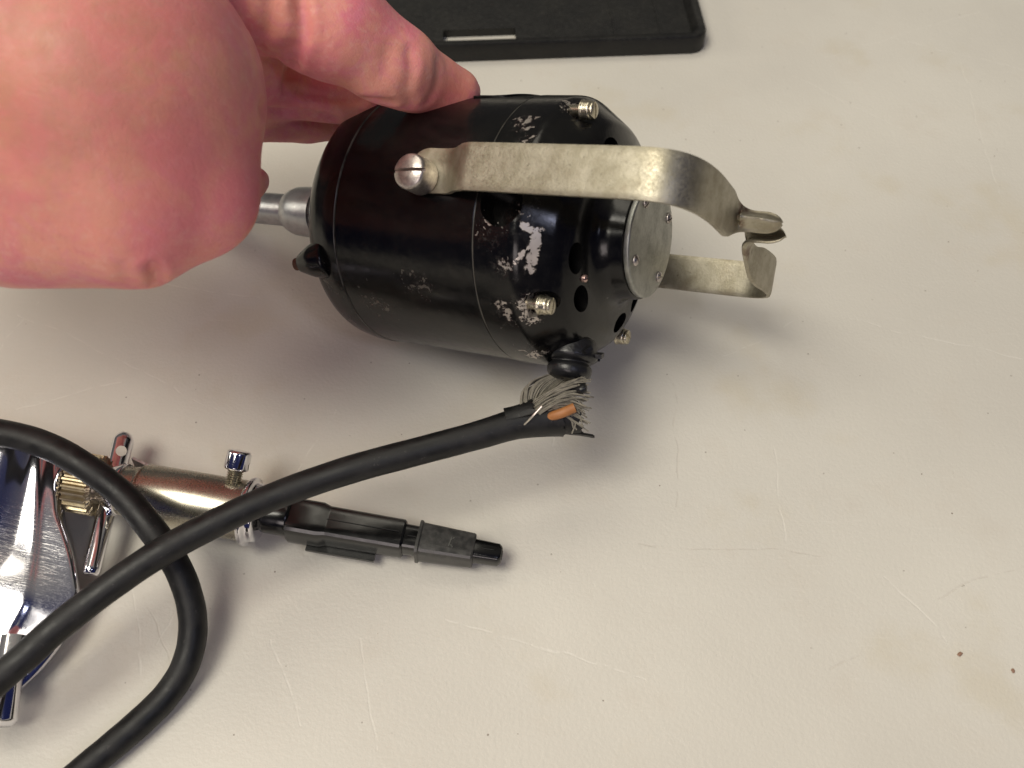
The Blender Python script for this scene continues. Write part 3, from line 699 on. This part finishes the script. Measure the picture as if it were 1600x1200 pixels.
# ------------------------------------------------------------ the hand: one smooth surface grown from an implicit body
def hand():
    prims = []
    def seg(a, b, ra, rb, k=.35, sq=1): prims.append((np.array(a), np.array(b), ra, rb, k))
    def P(px, py, z): return np.array(W(px, py, z))
    def r(pxr, z): return pxr * z / FPX
    # palm / back of the hand and wrist
    seg(P(-60, 60, 17.6), P(170, 150, 17.2), 3.3, 2.75, .8)
    seg(P(-420, 90, 18.5), P(-60, 110, 17.8), 2.9, 3.3, 1.0)
    seg(P(140, 60, 18.2), P(285, -80, 19.2), 2.25, 1.35, .8)
    # thumb: metacarpal mound, proximal joint, tip bending down behind
    seg(P(40, 290, 17.0), P(200, 322, 16.9), 1.86, 1.47, .7)
    seg(P(200, 280, 17.0), P(318, 300, 17.4), 1.45, .98, .6)
    seg(P(316, 326, 17.35), P(352, 322, 18.6), .82, .62, .35)
    seg(P(352, 318, 18.6), P(398, 282, 20.6), .48, .34, .22)
    # index finger
    seg(P(330, -80, 19.4), P(520, 40, 20.4), 1.35, 1.12, .5)
    seg(P(520, 40, 20.4), P(625, 100, 21.2), 1.12, .82, .30)
    seg(P(625, 100, 21.2), P(672, 126, 21.9), .80, .63, .20)
    seg(P(672, 126, 21.9), P(714, 144, 22.4), .62, .57, .20)
    prims.append((P(688, 148, 22.15), P(710, 150, 22.3), .52, .50, .15))
    seg(P(590, 108, 21.0), P(645, 138, 21.6), .72, .56, .25)
    # middle finger, seen under the index
    seg(P(250, -20, 20.6), P(400, 120, 21.8), 1.3, .85, .5)
    seg(P(400, 130, 22.0), P(560, 158, 23.0), .72, .60, .18)
    seg(P(560, 158, 23.0), P(640, 172, 23.7), .55, .45, .15)
    # ring finger
    seg(P(200, 40, 21.2), P(395, 178, 22.6), 1.1, .66, .4)
    seg(P(395, 178, 22.8), P(480, 184, 23.8), .66, .62, .14)
    seg(P(480, 184, 23.8), P(575, 188, 25.0), .60, .50, .14)
    # little finger, behind
    seg(P(120, 60, 22.4), P(330, 120, 24.4), .95, .60, .4)
    seg(P(330, 120, 24.4), P(440, 150, 25.6), .58, .48, .2)
    seg(P(440, 150, 25.6), P(500, 158, 26.4), .46, .38, .15)
    # web between thumb and index
    seg(P(240, 80, 18.6), P(318, 160, 20.2), 1.2, .62, .6)
    seg(P(340, 0, 20.0), P(390, 105, 21.3), .95, .60, .4)
    allp = np.array([p for q in prims for p in q[:2]]); rad = max(q[2] for q in prims)
    lo = allp.min(0) - 4.2; hi = allp.max(0) + 4.2; hi[2] = min(hi[2], CAMH - 1.0)
    lo[0] = max(lo[0], -20)
    h = .115
    n_ = np.ceil((hi - lo) / h).astype(int) + 1
    gx, gy, gz = [lo[i] + h * np.arange(n_[i], dtype=np.float32) for i in range(3)]
    F = np.full(n_, 9.0, dtype=np.float32)
    for a, b, ra, rb, k in prims:
        # only the neighbourhood
        m = max(ra, rb) + k + 1.2
        l = np.maximum(((np.minimum(a, b) - m - lo) / h).astype(int), 0); u = np.minimum(((np.maximum(a, b) + m - lo) / h).astype(int) + 2, n_)
        X = gx[l[0]:u[0], None, None]; Y = gy[None, l[1]:u[1], None]; Z = gz[None, None, l[2]:u[2]]
        d = (b - a); dd = float(d @ d)
        t = np.clip(((X - a[0]) * d[0] + (Y - a[1]) * d[1] + (Z - a[2]) * d[2]) / dd, 0, 1)
        D = np.sqrt((X - a[0] - t * d[0]) ** 2 + (Y - a[1] - t * d[1]) ** 2 + (Z - a[2] - t * d[2]) ** 2) - (ra + (rb - ra) * t)
        S = F[l[0]:u[0], l[1]:u[1], l[2]:u[2]]
        hh = np.maximum(k - np.abs(S - D), 0) / k
        F[l[0]:u[0], l[1]:u[1], l[2]:u[2]] = np.minimum(S, D) - hh * hh * k * .25
    # surface nets
    s = F < 0
    c = [(i, j, k) for i in (0, 1) for j in (0, 1) for k in (0, 1)]
    def sl(A, i, j, k): return A[i:A.shape[0] - 1 + i, j:A.shape[1] - 1 + j, k:A.shape[2] - 1 + k]
    cnt = sum(sl(s, *q).astype(np.int8) for q in c); act = (cnt > 0) & (cnt < 8)
    ids = np.argwhere(act); idx = np.full(act.shape, -1, dtype=np.int64); idx[act] = np.arange(len(ids))
    val = np.stack([sl(F, *q)[act] for q in c], 1); C = np.array(c, float)
    acc = np.zeros((len(ids), 3)); num = np.zeros(len(ids))
    for a in range(8):
        for b in range(a + 1, 8):
            if np.abs(C[a] - C[b]).sum() != 1: continue
            cr_ = (val[:, a] < 0) != (val[:, b] < 0); t = np.where(cr_, val[:, a] / np.where(cr_, val[:, a] - val[:, b], 1), 0)
            acc += np.where(cr_[:, None], C[a] + t[:, None] * (C[b] - C[a]), 0); num += cr_
    V = lo + h * (ids + acc / num[:, None])
    Fq = []
    for ax in range(3):
        a = [slice(None)] * 3; b = [slice(None)] * 3; a[ax] = slice(0, -1); b[ax] = slice(1, None)
        e = np.argwhere(s[tuple(a)] != s[tuple(b)])
        o1, o2 = [i for i in range(3) if i != ax]
        e = e[(e[:, o1] > 0) & (e[:, o2] > 0) & (e[:, o1] < act.shape[o1]) & (e[:, o2] < act.shape[o2])]
        def at(d1, d2): q = e.copy(); q[:, o1] -= d1; q[:, o2] -= d2; return idx[q[:, 0], q[:, 1], q[:, 2]]
        Fq.append(np.stack([at(0, 0), at(1, 0), at(1, 1), at(0, 1)], 1))
    Fq = np.concatenate(Fq); Fq = Fq[(Fq >= 0).all(1)]
    # smooth a little, then press the skin folds in
    def smooth(V, it):
        for _ in range(it):
            A = np.zeros_like(V); c_ = np.zeros(len(V))
            for i in range(4):
                a, b = Fq[:, i], Fq[:, (i + 1) % 4]
                np.add.at(A, a, V[b]); np.add.at(c_, a, 1)
                np.add.at(A, b, V[a]); np.add.at(c_, b, 1)
            V = V * .4 + .6 * A / np.maximum(c_, 1)[:, None]
        return V
    V = smooth(V, 3)
    me = bpy.data.meshes.new('t'); me.from_pydata(V.tolist(), [], Fq.tolist()); bm = bmesh.new(); bm.from_mesh(me)
    bmesh.ops.recalc_face_normals(bm, faces=bm.faces); bm.normal_update(); bvh = BVHTree.FromBMesh(bm)
    bm.verts.ensure_lookup_table(); NN = np.array([v.normal[:] for v in bm.verts]); bm.free()
    CO = Vector((0, 0, CAMH))
    def crease(pts, depth, width, lift=0):
        nonlocal V
        Q = []
        PP = catmull([(x, y, 0) for x, y in pts], 8)
        for p in PP:
            dr = (W(p.x, p.y, 10) - CO).normalized(); hit = bvh.ray_cast(CO, dr)
            if hit[0] is not None: Q.append(hit[0][:])
        if len(Q) < 2: return
        Q = np.array(Q); D = np.full(len(V), 1e9)
        for i in range(len(Q)):
            D = np.minimum(D, ((V - Q[i]) ** 2).sum(1))
        D = np.sqrt(D)
        V = V - NN * (depth * np.exp(-(D / width) ** 2) - lift * np.exp(-((D - 2 * width) / width) ** 2))[:, None]
    crease([(468, -10), (472, 40), (463, 85), (446, 128)], .17, .12, .05)
    crease([(455, 70), (430, 88), (408, 96)], .07, .12, .03)
    crease([(425, -10), (418, 40), (400, 90)], .06, .12, .03)
    crease([(445, 140), (500, 152), (560, 155), (610, 160)], .12, .10, .02)
    crease([(604, 80), (602, 105), (590, 130)], .025, .12, .01)
    crease([(640, 80), (643, 110), (636, 140), (640, 165)], .05, .11, .02)
    crease([(684, 95), (682, 130), (668, 160)], .045, .10, .015)
    crease([(408, 170), (420, 173), (440, 175), (480, 178), (525, 188)], .17, .08, .03)
    crease([(240, 470), (246, 436), (238, 418)], .20, .10, .05)
    crease([(186, 460), (196, 432), (190, 415)], .03, .09, .01)
    for k in range(0):
        x, y = 30 + rng.random() * 320, 60 + rng.random() * 330; a = rng.random() * 3.1; l = 18 + 34 * rng.random()
        crease([(x, y), (x + l * math.cos(a) * .5, y + l * math.sin(a) * .5 + 3), (x + l * math.cos(a), y + l * math.sin(a))], .012, .07, .006)
    V = smooth(V, 1)
    n = N('skin')
    a = n.noise(.7, 5, .6, dist=.6); b = n.noise(2.0, 5, .62, dist=.8); c_ = n.noise(26, 3, .6)
    col = n.mix(n.rng(a, .42, .60), (.76, .225, .255), (.80, .335, .26))
    col = n.mix(n.math('MULTIPLY', n.rng(b, .45, .68), .55), col, (.78, .25, .33))
    col = n.mix(n.math('MULTIPLY', n.rng(n.noise(3.1, 5, .6), .55, .72), .35), col, (.82, .47, .36))
    col = n.mix(n.math('MULTIPLY', n.rng(n.noise(6.5, 5, .65, dist=.4), .50, .70), .28), col, (.86, .50, .42))
    col = n.mix(n.math('MULTIPLY', n.rng(n.noise(5.2, 4, .6), .56, .74), .30), col, (.60, .19, .20))
    wr = n.rng(n.dist(tuple(W(20, 50, 14.5))), 1.0, 5.0, 1, 0); col = n.mix(n.math('MULTIPLY', wr, .75), col, n.mix(n.rng(n.noise(2.4, 5, .6), .35, .65), (.46, .205, .12), (.56, .20, .15)))
    kn = n.rng(n.dist(tuple(W(330, 310, 16.6))), .5, 2.4, 1, 0); col = n.mix(n.math('MULTIPLY', kn, .35), col, (.76, .20, .22))
    # redder fingertip and knuckles
    ft = W(690, 160, 22); rd = n.rng(n.dist(tuple(ft)), .3, 1.3, 1, 0); col = n.mix(n.math('MULTIPLY', rd, .55), col, (.62, .14, .11))
    nm = n.bump(c_, .25, .012); nm = n.bump(n.noise(7, 4, .6, dist=1), .25, .03, nm)
    vc = n.voro(5.5, 'DISTANCE_TO_EDGE'); nm = n.bump(n.rng(vc.outputs['Distance'], 0, .12), .14, .010, nm)
    vc = n.voro(13, 'DISTANCE_TO_EDGE'); nm = n.bump(n.rng(vc.outputs['Distance'], 0, .15), .15, .006, nm)
    n.set(color=col, rough=n.rng(n.noise(4, 3), .3, .7, .42, .58), normal=nm, sss=.15, spec=.4)
    n.b.inputs['Subsurface Radius'].default_value = (1, .35, .2); n.b.inputs['Subsurface Scale'].default_value = .0035
    me = bpy.data.meshes.new('hand'); me.from_pydata((V * CM).tolist(), [], Fq.tolist()); me.materials.append(n.m)
    bm = bmesh.new(); bm.from_mesh(me); bmesh.ops.recalc_face_normals(bm, faces=bm.faces); bm.to_mesh(me); bm.free(); me.shade_smooth()
    o = obj('hand', me); tag(o, 'bare left hand reaching in from the left and pressing on the black motor', 'hand')
    sb = o.modifiers.new('s', 'SUBSURF'); sb.levels = sb.render_levels = 1
    return o
hand()

# crumbs
for i, (px, py, r_) in enumerate(((1500, 1022, .045), (1583, 1048, .035))):
    bm = bmesh.new(); bmesh.ops.create_icosphere(bm, subdivisions=2, radius=r_ * CM)
    for v in bm.verts: v.co.x *= 1.5; v.co.z *= .4; v.co += v.co * (random.random() - .5) * .5
    me = bpy.data.meshes.new('crumb'); bm.to_mesh(me); bm.free(); me.materials.append(M_crumb)
    o = obj('crumb', me); o.location = U(px, py, .02) * CM; o.rotation_euler.z = .5 + i
    tag(o, ['larger reddish brown crumb on the bare white table at lower right', 'smaller brown crumb beside the right edge of the white table'][i], 'crumb', 'crumbs on the table')
